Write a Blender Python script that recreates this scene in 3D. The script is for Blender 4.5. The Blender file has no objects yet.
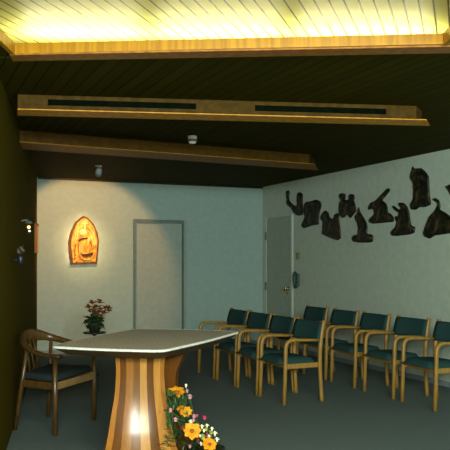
import bpy, bmesh, math, random
from mathutils import Vector, Matrix
from mathutils import noise as mnoise
random.seed(7)
scene = bpy.context.scene
COL = scene.collection
PI = math.pi

# ------------------------------------------------------------------ camera frame
CZ = 1.34            # eye height
F = 731.0            # focal length in pixels of the 450 px frame
HOR = 260.0          # horizon row
YAW = math.radians(23.65)
FW = Vector((math.sin(YAW), math.cos(YAW), 0)); RT = Vector((math.cos(YAW), -math.sin(YAW), 0))
CEIL = 2.51
BACKY = 10.5
RIGHTX = 5.255

def L(lat, dep, z=0.0):
    p = FW*dep + RT*lat
    return Vector((p.x, p.y, z))
def P(px, py, dep):
    return L((px-225)/F*dep, dep, CZ + (HOR-py)/F*dep)
def on_z(px, py, z):
    return P(px, py, (z-CZ)*F/(HOR-py))
def on_back(px, py, off=0.0):
    s = (px-225)/F
    return P(px, py, (BACKY-off)/(FW.y + s*RT.y))
def on_right(px, py, off=0.0):
    s = (px-225)/F
    return P(px, py, (RIGHTX-off)/(FW.x + s*RT.x))

# ------------------------------------------------------------------ materials
def nodes(m):
    m.use_nodes = True
    nt = m.node_tree
    return nt, nt.nodes['Principled BSDF']
def setp(b, **k):
    for n, v in k.items():
        n = n.replace('_', ' ')
        if n in b.inputs: b.inputs[n].default_value = v
def c4(c): return (c[0], c[1], c[2], 1)
def mat_noise(name, c1, c2, scale=30, rough=.7, spec=.3, bump=0, stretch=(1,1,1), detail=3, lo=.35, hi=.65, **kw):
    m = bpy.data.materials.new(name); nt, b = nodes(m)
    tc = nt.nodes.new('ShaderNodeTexCoord'); mp = nt.nodes.new('ShaderNodeMapping'); mp.inputs['Scale'].default_value = stretch
    nz = nt.nodes.new('ShaderNodeTexNoise'); nz.inputs['Scale'].default_value = scale; nz.inputs['Detail'].default_value = detail
    cr = nt.nodes.new('ShaderNodeValToRGB')
    cr.color_ramp.elements[0].position = lo; cr.color_ramp.elements[1].position = hi
    cr.color_ramp.elements[0].color = c4(c1); cr.color_ramp.elements[1].color = c4(c2)
    nt.links.new(tc.outputs['Object'], mp.inputs['Vector']); nt.links.new(mp.outputs['Vector'], nz.inputs['Vector'])
    nt.links.new(nz.outputs['Fac'], cr.inputs['Fac']); nt.links.new(cr.outputs['Color'], b.inputs['Base Color'])
    setp(b, Roughness=rough, Specular_IOR_Level=spec, **kw)
    if bump:
        bp = nt.nodes.new('ShaderNodeBump'); bp.inputs['Strength'].default_value = bump; bp.inputs['Distance'].default_value = .01
        nt.links.new(nz.outputs['Fac'], bp.inputs['Height']); nt.links.new(bp.outputs['Normal'], b.inputs['Normal'])
    return m
def mat_planks(name, direction, width, c1, c2, groove, gw=.1, rough=.6, spec=.3, tilt=None):
    """boards running along `direction` (world xy) with dark grooves"""
    m = bpy.data.materials.new(name); nt, b = nodes(m)
    N = nt.nodes.new; K = nt.links.new
    d = Vector((direction[0], direction[1], 0)).normalized(); q = Vector((-d.y, d.x, 0))
    tc = N('ShaderNodeTexCoord')
    dq = N('ShaderNodeVectorMath'); dq.operation = 'DOT_PRODUCT'; dq.inputs[1].default_value = q
    dd = N('ShaderNodeVectorMath'); dd.operation = 'DOT_PRODUCT'; dd.inputs[1].default_value = d
    K(tc.outputs['Object'], dq.inputs[0]); K(tc.outputs['Object'], dd.inputs[0])
    dv = N('ShaderNodeMath'); dv.operation = 'DIVIDE'; dv.inputs[1].default_value = width; K(dq.outputs['Value'], dv.inputs[0])
    fr = N('ShaderNodeMath'); fr.operation = 'FRACT'; K(dv.outputs[0], fr.inputs[0])
    fl = N('ShaderNodeMath'); fl.operation = 'FLOOR'; K(dv.outputs[0], fl.inputs[0])
    lt = N('ShaderNodeMath'); lt.operation = 'LESS_THAN'; lt.inputs[1].default_value = gw; K(fr.outputs[0], lt.inputs[0])
    wn = N('ShaderNodeTexWhiteNoise'); wn.noise_dimensions = '1D'; K(fl.outputs[0], wn.inputs['W'])
    cb = N('ShaderNodeCombineXYZ')
    s1 = N('ShaderNodeMath'); s1.operation = 'MULTIPLY'; s1.inputs[1].default_value = 40; K(dq.outputs['Value'], s1.inputs[0])
    s2 = N('ShaderNodeMath'); s2.operation = 'MULTIPLY'; s2.inputs[1].default_value = 2; K(dd.outputs['Value'], s2.inputs[0])
    K(s1.outputs[0], cb.inputs[0]); K(s2.outputs[0], cb.inputs[1])
    nz = N('ShaderNodeTexNoise'); nz.inputs['Scale'].default_value = 1; K(cb.outputs[0], nz.inputs['Vector'])
    av = N('ShaderNodeMath'); av.operation = 'MULTIPLY_ADD'; av.inputs[1].default_value = .5; K(wn.outputs['Value'], av.inputs[0])
    hv = N('ShaderNodeMath'); hv.operation = 'MULTIPLY'; hv.inputs[1].default_value = .5; K(nz.outputs['Fac'], hv.inputs[0]); K(hv.outputs[0], av.inputs[2])
    mx = N('ShaderNodeMix'); mx.data_type = 'RGBA'; K(av.outputs[0], mx.inputs['Factor'])
    mx.inputs[6].default_value = c4(c1); mx.inputs[7].default_value = c4(c2)
    m2 = N('ShaderNodeMix'); m2.data_type = 'RGBA'; K(lt.outputs[0], m2.inputs['Factor'])
    K(mx.outputs[2], m2.inputs[6]); m2.inputs[7].default_value = c4(groove)
    K(m2.outputs[2], b.inputs['Base Color'])
    bp = N('ShaderNodeBump'); bp.inputs['Strength'].default_value = .6; bp.inputs['Distance'].default_value = .008; bp.invert = True
    K(lt.outputs[0], bp.inputs['Height']); K(bp.outputs['Normal'], b.inputs['Normal'])
    setp(b, Roughness=rough, Specular_IOR_Level=spec)
    return m
def mat_emit(name, c, s, base=(.8,.8,.8)):
    m = bpy.data.materials.new(name); nt, b = nodes(m)
    b.inputs['Base Color'].default_value = c4(base); b.inputs['Emission Color'].default_value = c4(c); b.inputs['Emission Strength'].default_value = s
    nz = nt.nodes.new('ShaderNodeTexNoise'); nz.inputs['Scale'].default_value = 20
    mr = nt.nodes.new('ShaderNodeMapRange'); mr.inputs['To Min'].default_value = .35; mr.inputs['To Max'].default_value = .45
    nt.links.new(nz.outputs['Fac'], mr.inputs['Value']); nt.links.new(mr.outputs['Result'], b.inputs['Roughness'])
    return m

M = {}
M['wall'] = mat_noise('painted_wall', (.285,.385,.355), (.315,.42,.385), 12, .75, .2)
M['wall_r'] = mat_noise('painted_side_wall', (.39,.455,.385), (.43,.50,.425), 12, .75, .2)
M['trim_white'] = mat_noise('pale_trim', (.50,.56,.52), (.55,.6,.56), 20, .5, .3)
M['doorjamb'] = mat_noise('door_jamb_shaded', (.11,.155,.145), (.135,.185,.17), 20, .6, .3)  # jamb colour darkened to stand for the shadow in the reveal
M['door'] = mat_noise('door_paint', (.275,.34,.30), (.305,.37,.33), 14, .6, .3)
M['door_r'] = mat_noise('side_door_paint', (.275,.33,.275), (.31,.37,.31), 14, .6, .3)
M['carpet'] = mat_noise('carpet', (.075,.10,.098), (.16,.20,.19), 260, .95, .05, bump=.5, lo=.3, hi=.7)
M['baseboard'] = mat_noise('baseboard_paint', (.16,.21,.23), (.20,.25,.27), 18, .6, .3)
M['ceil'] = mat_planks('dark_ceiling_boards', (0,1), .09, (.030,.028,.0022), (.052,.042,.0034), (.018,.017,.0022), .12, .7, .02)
M['leftwall'] = mat_planks('dimmed_wall_boards', (.18,1), .4, (.0085,.0065,.0006), (.011,.0085,.0007), (.007,.006,.0005), .03, .8, .01)  # wall boards dimmed in colour for the face turned to the flash
bd = FW*1.0 + RT*(239/731)
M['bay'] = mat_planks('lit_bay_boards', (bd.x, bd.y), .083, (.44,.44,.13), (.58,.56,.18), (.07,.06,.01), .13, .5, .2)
M['bayside'] = mat_noise('bay_side_wood', (.40,.25,.05), (.50,.33,.08), 6, .6, .2, stretch=(6,6,1))
M['fascia'] = mat_noise('amber_fascia_wood', (.30,.135,.003), (.43,.205,.005), 5, .45, .3, stretch=(9,9,.5))
M['beamunder'] = mat_noise('red_brown_beam_wood', (.22,.085,.016), (.34,.145,.028), 5, .35, .12, stretch=(4,4,4))
M['beam'] = mat_noise('lightened_beam_wood', (.50,.215,.020), (.72,.33,.036), 4, .5, .15, stretch=(5,5,5))  # underside copy of the beam wood, lightened to stand for bounced light
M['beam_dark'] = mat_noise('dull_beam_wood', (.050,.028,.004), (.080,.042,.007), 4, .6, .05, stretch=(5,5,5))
M['slot'] = mat_noise('black_vent', (.002,.004,.002), (.004,.006,.003), 30, .95, .0)
M['dark'] = mat_noise('black_metal', (.012,.015,.008), (.022,.024,.012), 30, .5, .3)
M['chairwood'] = mat_noise('honey_bentwood', (.24,.125,.022), (.32,.18,.036), 8, .4, .35, stretch=(6,6,1))
M['fabric'] = mat_noise('teal_fabric', (.012,.038,.038), (.024,.064,.060), 220, .9, .1, bump=.3)
M['oldwood'] = mat_noise('dark_stained_wood', (.050,.026,.006), (.085,.043,.010), 8, .32, .5, stretch=(5,5,1))
M['oldseat'] = mat_noise('blue_grey_cushion', (.012,.018,.019), (.022,.032,.033), 200, .9, .1, bump=.3)
M['seatrail'] = mat_noise('lit_rail_wood', (.20,.11,.04), (.28,.16,.06), 8, .4, .4)  # lighter copy of the chair wood, painting light onto two seat rails
STR = [(.34,.130,.018), (.125,.042,.006), (.28,.108,.019), (.17,.066,.011), (.44,.205,.045), (.12,.042,.006), (.44,.195,.038), (.30,.118,.019)]
for i, c in enumerate(STR):
    M['strip%d' % i] = mat_noise('laminated_wood_%s' % 'abcdefgh'[i], tuple(v*.9 for v in c), tuple(v*1.1 for v in c), 6, .23, .30, stretch=(8,8,.6))
M['top'] = mat_noise('mottled_grey_top', (.22,.195,.145), (.47,.415,.32), 70, .55, .3, detail=6)
M['topedge'] = mat_noise('pale_edge', (.62,.62,.58), (.78,.77,.72), 60, .5, .3)
M['apron'] = mat_noise('dark_apron', (.035,.020,.007), (.06,.033,.011), 8, .5, .3)
M['bronze'] = mat_noise('dark_bronze', (.003,.005,.002), (.085,.058,.020), 16, .5, .35, bump=.6, detail=5, lo=.48, hi=.78)  # lighter colour patches stand in for shading on the reliefs
M['iconback'] = mat_noise('icon_dark_wood', (.085,.032,.006), (.13,.05,.010), 10, .5, .3)
M['gold'] = mat_noise('carved_gold_wood', (.55,.20,.018), (.95,.56,.09), 7, .45, .3, stretch=(3,1,1.2))
M['goldlight'] = mat_noise('pale_carved_wood', (.85,.62,.22), (.95,.74,.32), 12, .45, .4)
M['recess_shade'] = mat_noise('carved_shadow_wood', (.05,.018,.004), (.08,.03,.008), 20, .6, .2)
M['brass'] = mat_noise('brass', (.75,.55,.18), (.85,.65,.25), 20, .22, .5, Metallic=1.0)
M['plate'] = mat_noise('tan_plate', (.20,.18,.06), (.26,.23,.08), 20, .5, .3)
M['tealobj'] = mat_noise('dark_teal', (.012,.045,.04), (.02,.065,.055), 20, .4, .4)
M['whiteplastic'] = mat_noise('white_plastic', (.62,.62,.58), (.72,.72,.68), 20, .4, .4)
M['greyplastic'] = mat_noise('grey_plastic', (.10,.10,.09), (.15,.15,.13), 20, .5, .3)
M['leaf'] = mat_noise('leaf_green', (.018,.055,.018), (.05,.12,.035), 25, .5, .3)
M['leafd'] = mat_noise('dark_leaf', (.012,.03,.010), (.03,.058,.018), 25, .6, .3)
M['stem'] = mat_noise('stem_green', (.04,.09,.03), (.07,.14,.05), 25, .6, .3)
M['yellow'] = mat_noise('golden_petal', (.62,.22,.006), (.78,.33,.012), 30, .6, .2)
M['center'] = mat_noise('flower_eye', (.22,.06,.012), (.38,.14,.02), 60, .8, .1)
M['pink'] = mat_noise('pink_petal', (.52,.24,.28), (.70,.38,.42), 40, .6, .2)
M['magenta'] = mat_noise('magenta_petal', (.55,.04,.12), (.70,.08,.18), 40, .6, .2)
M['cream'] = mat_noise('cream_petal', (.80,.78,.55), (.92,.90,.70), 40, .6, .2)
M['lime'] = mat_noise('lime_bud', (.35,.36,.06), (.50,.48,.10), 40, .6, .2)
M['maroon'] = mat_noise('maroon_petal', (.20,.03,.02), (.30,.06,.03), 40, .6, .2)
M['red'] = mat_noise('red_orange_petal', (.17,.032,.008), (.30,.08,.014), 40, .6, .2)
M['candle'] = mat_emit('amber_glass', (1,.55,.15), 3.0, (.8,.4,.1))
M['reflector'] = mat_emit('lamp_glint', (.8,.9,1), 1.2)  # emission stands in for a white reflection on the wall lamp
M['spotlens'] = mat_emit('spot_lens', (1,.8,.5), 3.0)
M['tube'] = mat_emit('fluorescent_glass', (1,.97,.66), 6.0)

# ------------------------------------------------------------------ mesh helpers
def obj(name, bm, mats, parent=None, smooth=False, loc=None):
    me = bpy.data.meshes.new(name)
    bmesh.ops.recalc_face_normals(bm, faces=bm.faces)
    bm.to_mesh(me); bm.free()
    if not isinstance(mats, (list, tuple)): mats = [mats]
    for m in mats: me.materials.append(m)
    if smooth:
        for p in me.polygons: p.use_smooth = True
    o = bpy.data.objects.new(name, me); COL.objects.link(o)
    if parent: o.parent = parent
    if loc is not None: o.location = loc
    return o
def tag(o, label=None, cat=None, group=None, kind=None):
    if label: o['label'] = label
    if cat: o['category'] = cat
    if group: o['group'] = group
    if kind: o['kind'] = kind
    return o
def thing(name, label, cat, loc=(0,0,0), rz=0, group=None):
    o = bpy.data.objects.new(name, None); COL.objects.link(o)
    o.location = loc; o.rotation_euler = (0,0,rz); o.empty_display_size = .1
    return tag(o, label, cat, group)
def struct(name, bm, mats, parent=None, smooth=False):
    o = obj(name, bm, mats, parent, smooth)
    if parent is None: o['kind'] = 'structure'
    return o
def box(bm, x0, x1, y0, y1, z0, z1, mi=0, bev=0, mtx=None):
    vs = [bm.verts.new(Vector(p)) for p in ((x0,y0,z0),(x1,y0,z0),(x1,y1,z0),(x0,y1,z0),(x0,y0,z1),(x1,y0,z1),(x1,y1,z1),(x0,y1,z1))]
    fs = [bm.faces.new([vs[i] for i in f]) for f in ((0,3,2,1),(4,5,6,7),(0,1,5,4),(1,2,6,5),(2,3,7,6),(3,0,4,7))]
    for f in fs: f.material_index = mi
    if bev:
        es = list({e for f in fs for e in f.edges})
        r = bmesh.ops.bevel(bm, geom=es, offset=bev, segments=2, affect='EDGES', profile=.5)
        vs = list({v for f in r['faces'] for v in f.verts} | {v for v in vs if v.is_valid})
        for f in r['faces']: f.material_index = mi
    if mtx: bmesh.ops.transform(bm, matrix=mtx, verts=vs)
    return vs
def prism(bm, poly, z0, z1, mi=0):
    """poly: list of xy; vertical prism"""
    a = [bm.verts.new((p[0],p[1],z0)) for p in poly]; b = [bm.verts.new((p[0],p[1],z1)) for p in poly]
    fs = [bm.faces.new(list(reversed(a))), bm.faces.new(b)]
    n = len(poly)
    for i in range(n): fs.append(bm.faces.new((a[i], a[(i+1)%n], b[(i+1)%n], b[i])))
    for f in fs: f.material_index = mi
def hexa(bm, bot, top, mi=0):
    a = [bm.verts.new(p) for p in bot]; b = [bm.verts.new(p) for p in top]
    fs = [bm.faces.new(list(reversed(a))), bm.faces.new(b)]
    n = len(bot)
    for i in range(n): fs.append(bm.faces.new((a[i], a[(i+1)%n], b[(i+1)%n], b[i])))
    for f in fs: f.material_index = mi
def quad(bm, pts, mi=0):
    f = bm.faces.new([bm.verts.new(p) for p in pts]); f.material_index = mi; return f
def sweep(bm, pts, sizes, side=None, n=8, sq=.6, mi=0):
    """rounded-rectangle section swept along pts. sizes: (in-plane, sideways) per point or one tuple; side: fixed sideways axis"""
    pts = [Vector(p) for p in pts]
    if not isinstance(sizes, list): sizes = [sizes]*len(pts)
    rings = []
    for i, p in enumerate(pts):
        t = (pts[min(i+1,len(pts)-1)] - pts[max(i-1,0)]).normalized()
        if side is None:
            s = t.cross(Vector((0,0,1)))
            if s.length < 1e-3: s = Vector((1,0,0))
        else: s = side[i] if isinstance(side, list) else side
        s = (Vector(s) - t*Vector(s).dot(t)).normalized(); u = s.cross(t).normalized()
        w, h = sizes[i]; r = []
        for k in range(n):
            a = 2*PI*(k+.5)/n; c, d = math.cos(a), math.sin(a)
            c = math.copysign(abs(c)**sq, c); d = math.copysign(abs(d)**sq, d)
            r.append(bm.verts.new(p + u*(c*w/2) + s*(d*h/2)))
        rings.append(r)
    for a, b in zip(rings, rings[1:]):
        for k in range(n):
            f = bm.faces.new((a[k], a[(k+1)%n], b[(k+1)%n], b[k])); f.material_index = mi
    for r in (list(reversed(rings[0])), rings[-1]):
        f = bm.faces.new(r); f.material_index = mi
def lathe(bm, prof, n=24, c=(0,0,0), mi=0):
    rings = []
    for r, z in prof:
        rings.append([bm.verts.new((c[0]+max(r,1e-4)*math.cos(2*PI*k/n), c[1]+max(r,1e-4)*math.sin(2*PI*k/n), c[2]+z)) for k in range(n)])
    for a, b in zip(rings, rings[1:]):
        for k in range(n):
            f = bm.faces.new((a[k], a[(k+1)%n], b[(k+1)%n], b[k])); f.material_index = mi
    bm.faces.new(list(reversed(rings[0]))).material_index = mi; bm.faces.new(rings[-1]).material_index = mi
def ball(bm, c, r, mi=0, sub=2, sc=(1,1,1), jit=0):
    mt = Matrix.Translation(c) @ Matrix.Diagonal((sc[0], sc[1], sc[2], 1))
    v = bmesh.ops.create_icosphere(bm, subdivisions=sub, radius=r, matrix=mt)['verts']
    cc = Vector(c)
    for q in v:
        if jit: q.co = cc + (q.co-cc)*(1+random.uniform(-jit,jit))
        for f in q.link_faces: f.material_index = mi
def leaf(bm, base, tip, w, up=Vector((0,0,1)), mi=0, droop=.15, fold=.25):
    base, tip = Vector(base), Vector(tip); d = tip-base; l = d.length
    s = d.cross(up)
    if s.length < 1e-5: s = Vector((1,0,0))
    s.normalize(); u = s.cross(d).normalized()
    rows = []
    for t, k in ((0,.08),(.25,.75),(.5,1),(.75,.7),(1,.04)):
        m = base + d*t - u*(droop*l*(t-.5)**2*1.5) + u*droop*l*.3
        rows.append([bm.verts.new(m - s*w*k/2 + u*w*k*fold), bm.verts.new(m), bm.verts.new(m + s*w*k/2 + u*w*k*fold)])
    for a, b in zip(rows, rows[1:]):
        for i in (0,1):
            f = bm.faces.new((a[i], a[i+1], b[i+1], b[i])); f.material_index = mi
def spline(pts, n=6):
    pts = [Vector(p) for p in pts]; out = []
    for i in range(len(pts)-1):
        p0 = pts[max(i-1,0)]; p1 = pts[i]; p2 = pts[i+1]; p3 = pts[min(i+2,len(pts)-1)]
        for k in range(n):
            t = k/n
            out.append(.5*((2*p1)+(p2-p0)*t+(2*p0-5*p1+4*p2-p3)*t*t+(3*p1-p0-3*p2+p3)*t**3))
    out.append(pts[-1]); return out

# ================================================================== SETTING
cornerBL = on_back(37, 260); cornerBL.z = 0
backL = Vector((cornerBL.x, BACKY, 0))
leftN = L((-6-225)/F*4.3, 4.3)           # near point of the dark side wall
dirL = (leftN - backL).normalized()
leftEnd = leftN

bm = bmesh.new(); quad(bm, [(-6,-4,0),(9,-4,0),(9,12,0),(-6,12,0)])
struct('floor', bm, M['carpet'])

# back wall with door opening
dl = on_back(133,260).x; dr = on_back(184.5,260).x; dtop = on_back(150,219.5).z
bm = bmesh.new(); TH = .14
box(bm, backL.x-.3, dl, BACKY, BACKY+TH, 0, CEIL+.5)
box(bm, dr, RIGHTX+TH, BACKY, BACKY+TH, 0, CEIL+.5)
box(bm, dl, dr, BACKY, BACKY+TH, dtop, CEIL+.5)
struct('wall_back', bm, M['wall'])

# door in the back wall, set back in its jamb
d1 = bm = bmesh.new(); j = .045
box(bm, dl+.001, dl+j, BACKY+.012, BACKY+.13, 0, dtop-.001, 1); box(bm, dr-j*.5, dr-.001, BACKY+.012, BACKY+.13, 0, dtop-.001, 1)
box(bm, dl+j, dr-j*.5, BACKY+.012, BACKY+.13, dtop-.05, dtop-.001, 1)
box(bm, dl+j, dr-j*.5, BACKY+.06, BACKY+.10, .008, dtop-.05, 0)
struct('door_1', bm, [M['door'], M['doorjamb']])
bm = bmesh.new(); box(bm, dr+.012, dr+.05, BACKY-.012, BACKY-.0005, .0, dtop+.0)
struct('trim_5', bm, M['door'])

# right wall
ry0 = on_right(291.5,260).y; rtop = on_right(280,217).z
bm = bmesh.new()
box(bm, RIGHTX, RIGHTX+TH, -3.5, ry0, 0, CEIL+.5)
box(bm, RIGHTX, RIGHTX+TH, ry0, BACKY-.12, rtop, CEIL+.5)
box(bm, RIGHTX, RIGHTX+TH, BACKY-.12, BACKY, 0, CEIL+.5)
struct('wall_right', bm, M['wall_r'])
bm = bmesh.new()
box(bm, RIGHTX+.012, RIGHTX+.06, ry0+.008, BACKY-.128, .008, rtop-.008, 0)
door2 = struct('door_2', bm, M['door_r'])
bm = bmesh.new()
box(bm, RIGHTX-.016, RIGHTX-.0005, ry0-.055, ry0, 0, rtop+.02)
struct('trim_6', bm, M['trim_white'])
for py in (236, 286):
    q = on_right(265.5, py)
    bm = bmesh.new(); box(bm, RIGHTX-.004, RIGHTX+.012, q.y-.018, q.y+.018, q.z-.06, q.z+.06, 0, .003); sweep(bm, [(RIGHTX-.006,q.y,q.z-.06),(RIGHTX-.006,q.y,q.z+.06)], (.012,.012), Vector((0,1,0)))
    o = obj('hinge', bm, M['greyplastic'], door2)
q = on_right(287.5, 288.5)
bm = bmesh.new(); mrot = Matrix.Translation((RIGHTX+.012,q.y,q.z)) @ Matrix.Rotation(-PI/2,4,'Y')
lathe(bm, [(.034,0),(.034,.006),(.013,.012),(.012,.035),(.03,.045),(.036,.06),(.03,.075),(.01,.082)], 20); bmesh.ops.transform(bm, matrix=mrot, verts=bm.verts)
obj('door_knob', bm, M['brass'], door2, True)
q2 = on_right(287.5, 292.5)
bm = bmesh.new(); box(bm, RIGHTX+.005, RIGHTX+.014, q2.y-.02, q2.y+.06, q2.z-.028, q2.z+.018, 0, .003)
obj('latch_plate', bm, M['plate'], door2)

# left wall (dark boards) and its return
bm = bmesh.new()
nL = Vector((-dirL.y, dirL.x, 0)); nL = nL if nL.x < 0 else -nL
a, b_ = backL + Vector((0,.0,0)) , leftEnd
quad_pts = [(a.x,a.y-.001),(b_.x,b_.y),(b_.x+nL.x*.2,b_.y+nL.y*.2),(a.x+nL.x*.2,a.y-.001+nL.y*.2)]
prism(bm, quad_pts, 0, CEIL-.001)
rl = -RT*3 
prism(bm, [(p.x,p.y) for p in (b_, b_+rl, b_+rl+FW*.15, b_+nL*.2+FW*.15)], 0, CEIL-.001)
M['leftgraze'] = mat_planks('lifted_wall_boards', (.18,1), .4, (.062,.046,.0035), (.08,.059,.004), (.055,.042,.003), .03, .8, .01)  # same wall boards, colour brightened to make up for weak grazing light
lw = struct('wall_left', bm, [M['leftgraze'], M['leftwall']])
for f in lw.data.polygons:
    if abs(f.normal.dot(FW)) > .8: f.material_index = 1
bm = bmesh.new()   # amber edge where the light catches the end of the boards
e = on_back(35.5, 238)
# baseboards
bm.free()
bm = bmesh.new(); box(bm, RIGHTX-.014, RIGHTX-.0005, -3.5, ry0-.056, 0, .055); struct('baseboard_right', bm, M['baseboard'])
bm = bmesh.new(); box(bm, backL.x+.02, dl-.002, BACKY-.014, BACKY-.0005, 0, .06); box(bm, dr+.052, RIGHTX-.02, BACKY-.014, BACKY-.0005, 0, .06); struct('baseboard_back', bm, M['baseboard'])

# ---- lit bay in the ceiling (well) : in lat/dep frame
WL, WR = -1.186, 1.235           # well sides
F0, F1 = 4.13, 4.30              # fascia beam front and back
WN, WE = 1.9, 5.16               # near end and far end of the raised part
TOPZ = 2.86
FT = 2.565                       # fascia top
def ld(bm, lat0, lat1, d0, d1, z0, z1, mi=0, skew=0):
    bot = [L(lat0,d0,z0), L(lat1,d0,z0), L(lat1,d1,z0), L(lat0,d1,z0)]
    top = [L(lat0,d0,z1), L(lat1,d0,z1), L(lat1,d1,z1), L(lat0,d1,z1)]
    hexa(bm, bot, top, mi)
# low ceiling: polygons around the well, thin slab
bm = bmesh.new()
S0, S1 = CEIL, CEIL+.02
def cpoly(pts):
    prism(bm, [(p.x,p.y) for p in pts], S0, S1)
FAR = 14.0
# beyond fascia, out to back/right walls (one convex area clipped by the walls: walls hide the excess)
cA = backL + nL*.18
b_l = on_z(13,61.3,CEIL-.012); b_r = on_z(462,53.0,CEIL-.012)
m_l = on_z(13,57.5,CEIL); m_r = on_z(462,49.5,CEIL)
ceil_pts = [L(WL-.02, F1), L(3.9, F1), L(3.9,F1)]
Rn = Vector((RIGHTX, -3.5, 0))
# polygon: along well far edge, to right wall, to back corner, to left wall
wl_f = m_l - (m_r-m_l).normalized()*.35
yR = None
pr = m_r; dirR = RT
t = (RIGHTX - pr.x)/RT.x; hitR = pr + RT*t
prism(bm, [(p.x,p.y) for p in (wl_f, m_r, hitR, Vector((RIGHTX,BACKY,0)), Vector((backL.x-.05,BACKY,0)))], S0, S1)
# right of the well
pn = L(WR, WN); t2 = (RIGHTX - pn.x)/RT.x; hitN = pn + RT*t2
prism(bm, [(p.x,p.y) for p in (L(WR+.04,WN), hitN, hitR, m_r)], S0, S1)
# near side of the well and left of the well
prism(bm, [(p.x,p.y) for p in (L(-3.2,-2.5), L(4.6,-2.5), hitN, L(WR,WN), L(WL,WN), L(-3.2,WN))], S0, S1)
prism(bm, [(p.x,p.y) for p in (L(-3.2,WN), L(WL-.03,WN), L(WL-.03,F1-.1), L(-3.2,F1-.1))], S0, S1)
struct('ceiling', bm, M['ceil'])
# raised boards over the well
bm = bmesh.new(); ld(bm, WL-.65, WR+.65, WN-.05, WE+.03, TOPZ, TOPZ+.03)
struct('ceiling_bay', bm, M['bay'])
bm = bmesh.new()
ld(bm, WL-.65, WL-.6, WN, WE, S1, TOPZ); ld(bm, WR+.6, WR+.65, WN, WE, S1, TOPZ)
ld(bm, WL-.65, WR+.65, WE, WE+.03, S1, TOPZ); ld(bm, WL-.65, WR+.65, WN-.05, WN, S1, TOPZ)
struct('trim_8', bm, M['bayside'])
# fascia beam + returns
bm = bmesh.new(); sk = .0
def slant(bm, px0, px1, yt0, yt1, yb0, yb1, front_dep, depth, mi):
    pass
# front (amber) face: slightly rotated in plan so the image line falls 0.02 per px
def fas(lat): return F0 + .095*(-(lat)/2.42)*1.0
lats = [WL, WR]
# rotate: left end nearer/farther
dl0 = 1.17*F/(HOR-53.0); dr0 = 1.17*F/(HOR-43.6)
p_l = L((15-225)/F*dl0, dl0, 0); p_r = L((443-225)/F*dr0, dr0, 0); p_rr = p_r + (p_r-p_l)*.02
back = FW*.165
hexa(bm, [p.to_3d()+Vector((0,0,CEIL-.002)) for p in (p_l,p_r,p_r+FW*.02,p_l+FW*.02)], [p.to_3d()+Vector((0,0,FT)) for p in (p_l,p_r,p_r+FW*.02,p_l+FW*.02)], 0)
hexa(bm, [Vector((p.x,p.y,CEIL-.012)) for p in (p_l-RT*.03,p_r+RT*.25,b_r,b_l)], [Vector((p.x,p.y,CEIL-.0025)) for p in (p_l-RT*.03,p_r+RT*.25,b_r,b_l)], 1)
struct('trim_1', bm, [M['fascia'], M['beamunder']])
bm = bmesh.new()
# side returns of the well rim, running towards the viewer
for base, sg in ((p_l,-1),(p_r,1)):
    q0 = base; q1 = base - FW*2.2; o_ = RT*(sg*.025)
    hexa(bm, [p+Vector((0,0,CEIL-.01)) for p in (q0,q1,q1+o_,q0+o_)], [p+Vector((0,0,FT)) for p in (q0,q1,q1+o_,q0+o_)], 0)
struct('trim_2', bm, [M['fascia']])
# fluorescent tubes hidden in the trough behind the fascia
def tube(px0, px1, which):
    d = 4.95; l0 = (px0-225)/F*4.65; l1 = (px1-225)/F*4.65; z = 2.625
    c = (l0+l1)/2
    t = thing('fluorescent_light', 'fluorescent strip light hidden behind the amber fascia, %s of its row' % which, 'light', L(c,d,CEIL+.02), -YAW, 'strip lights above the amber fascia')
    h = (l1-l0)/2
    bm = bmesh.new(); box(bm, -h, h, -.035, .035, 0, .13, 0, .006); obj('batten', bm, M['whiteplastic'], t)
    bm = bmesh.new(); sweep(bm, [(-h+.03,0,.18),(h-.03,0,.18)], (.03,.03), Vector((0,1,0)), n=10, sq=1); obj('tube', bm, M['tube'], t, True)
    for s in (-1,1):
        bm = bmesh.new(); box(bm, s*(h-.02)-.01, s*(h-.02)+.01, -.015, .015, .13, .20); obj('lampholder', bm, M['whiteplastic'], t)
    la = bpy.data.lights.new('strip_lamp', 'AREA'); la.shape = 'RECTANGLE'; la.size = (l1-l0)*.92; la.size_y = .06
    la.energy = STRIP; la.color = (1,.95,.60)
    lo = bpy.data.objects.new('strip_lamp', la); COL.objects.link(lo); lo.location = L(c,d-.06,2.69); lo.rotation_euler = (PI, 0, -YAW)
STRIP = 13.5
tube(8,139,'left'); tube(151,287,'middle'); tube(299,446,'right')

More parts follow.
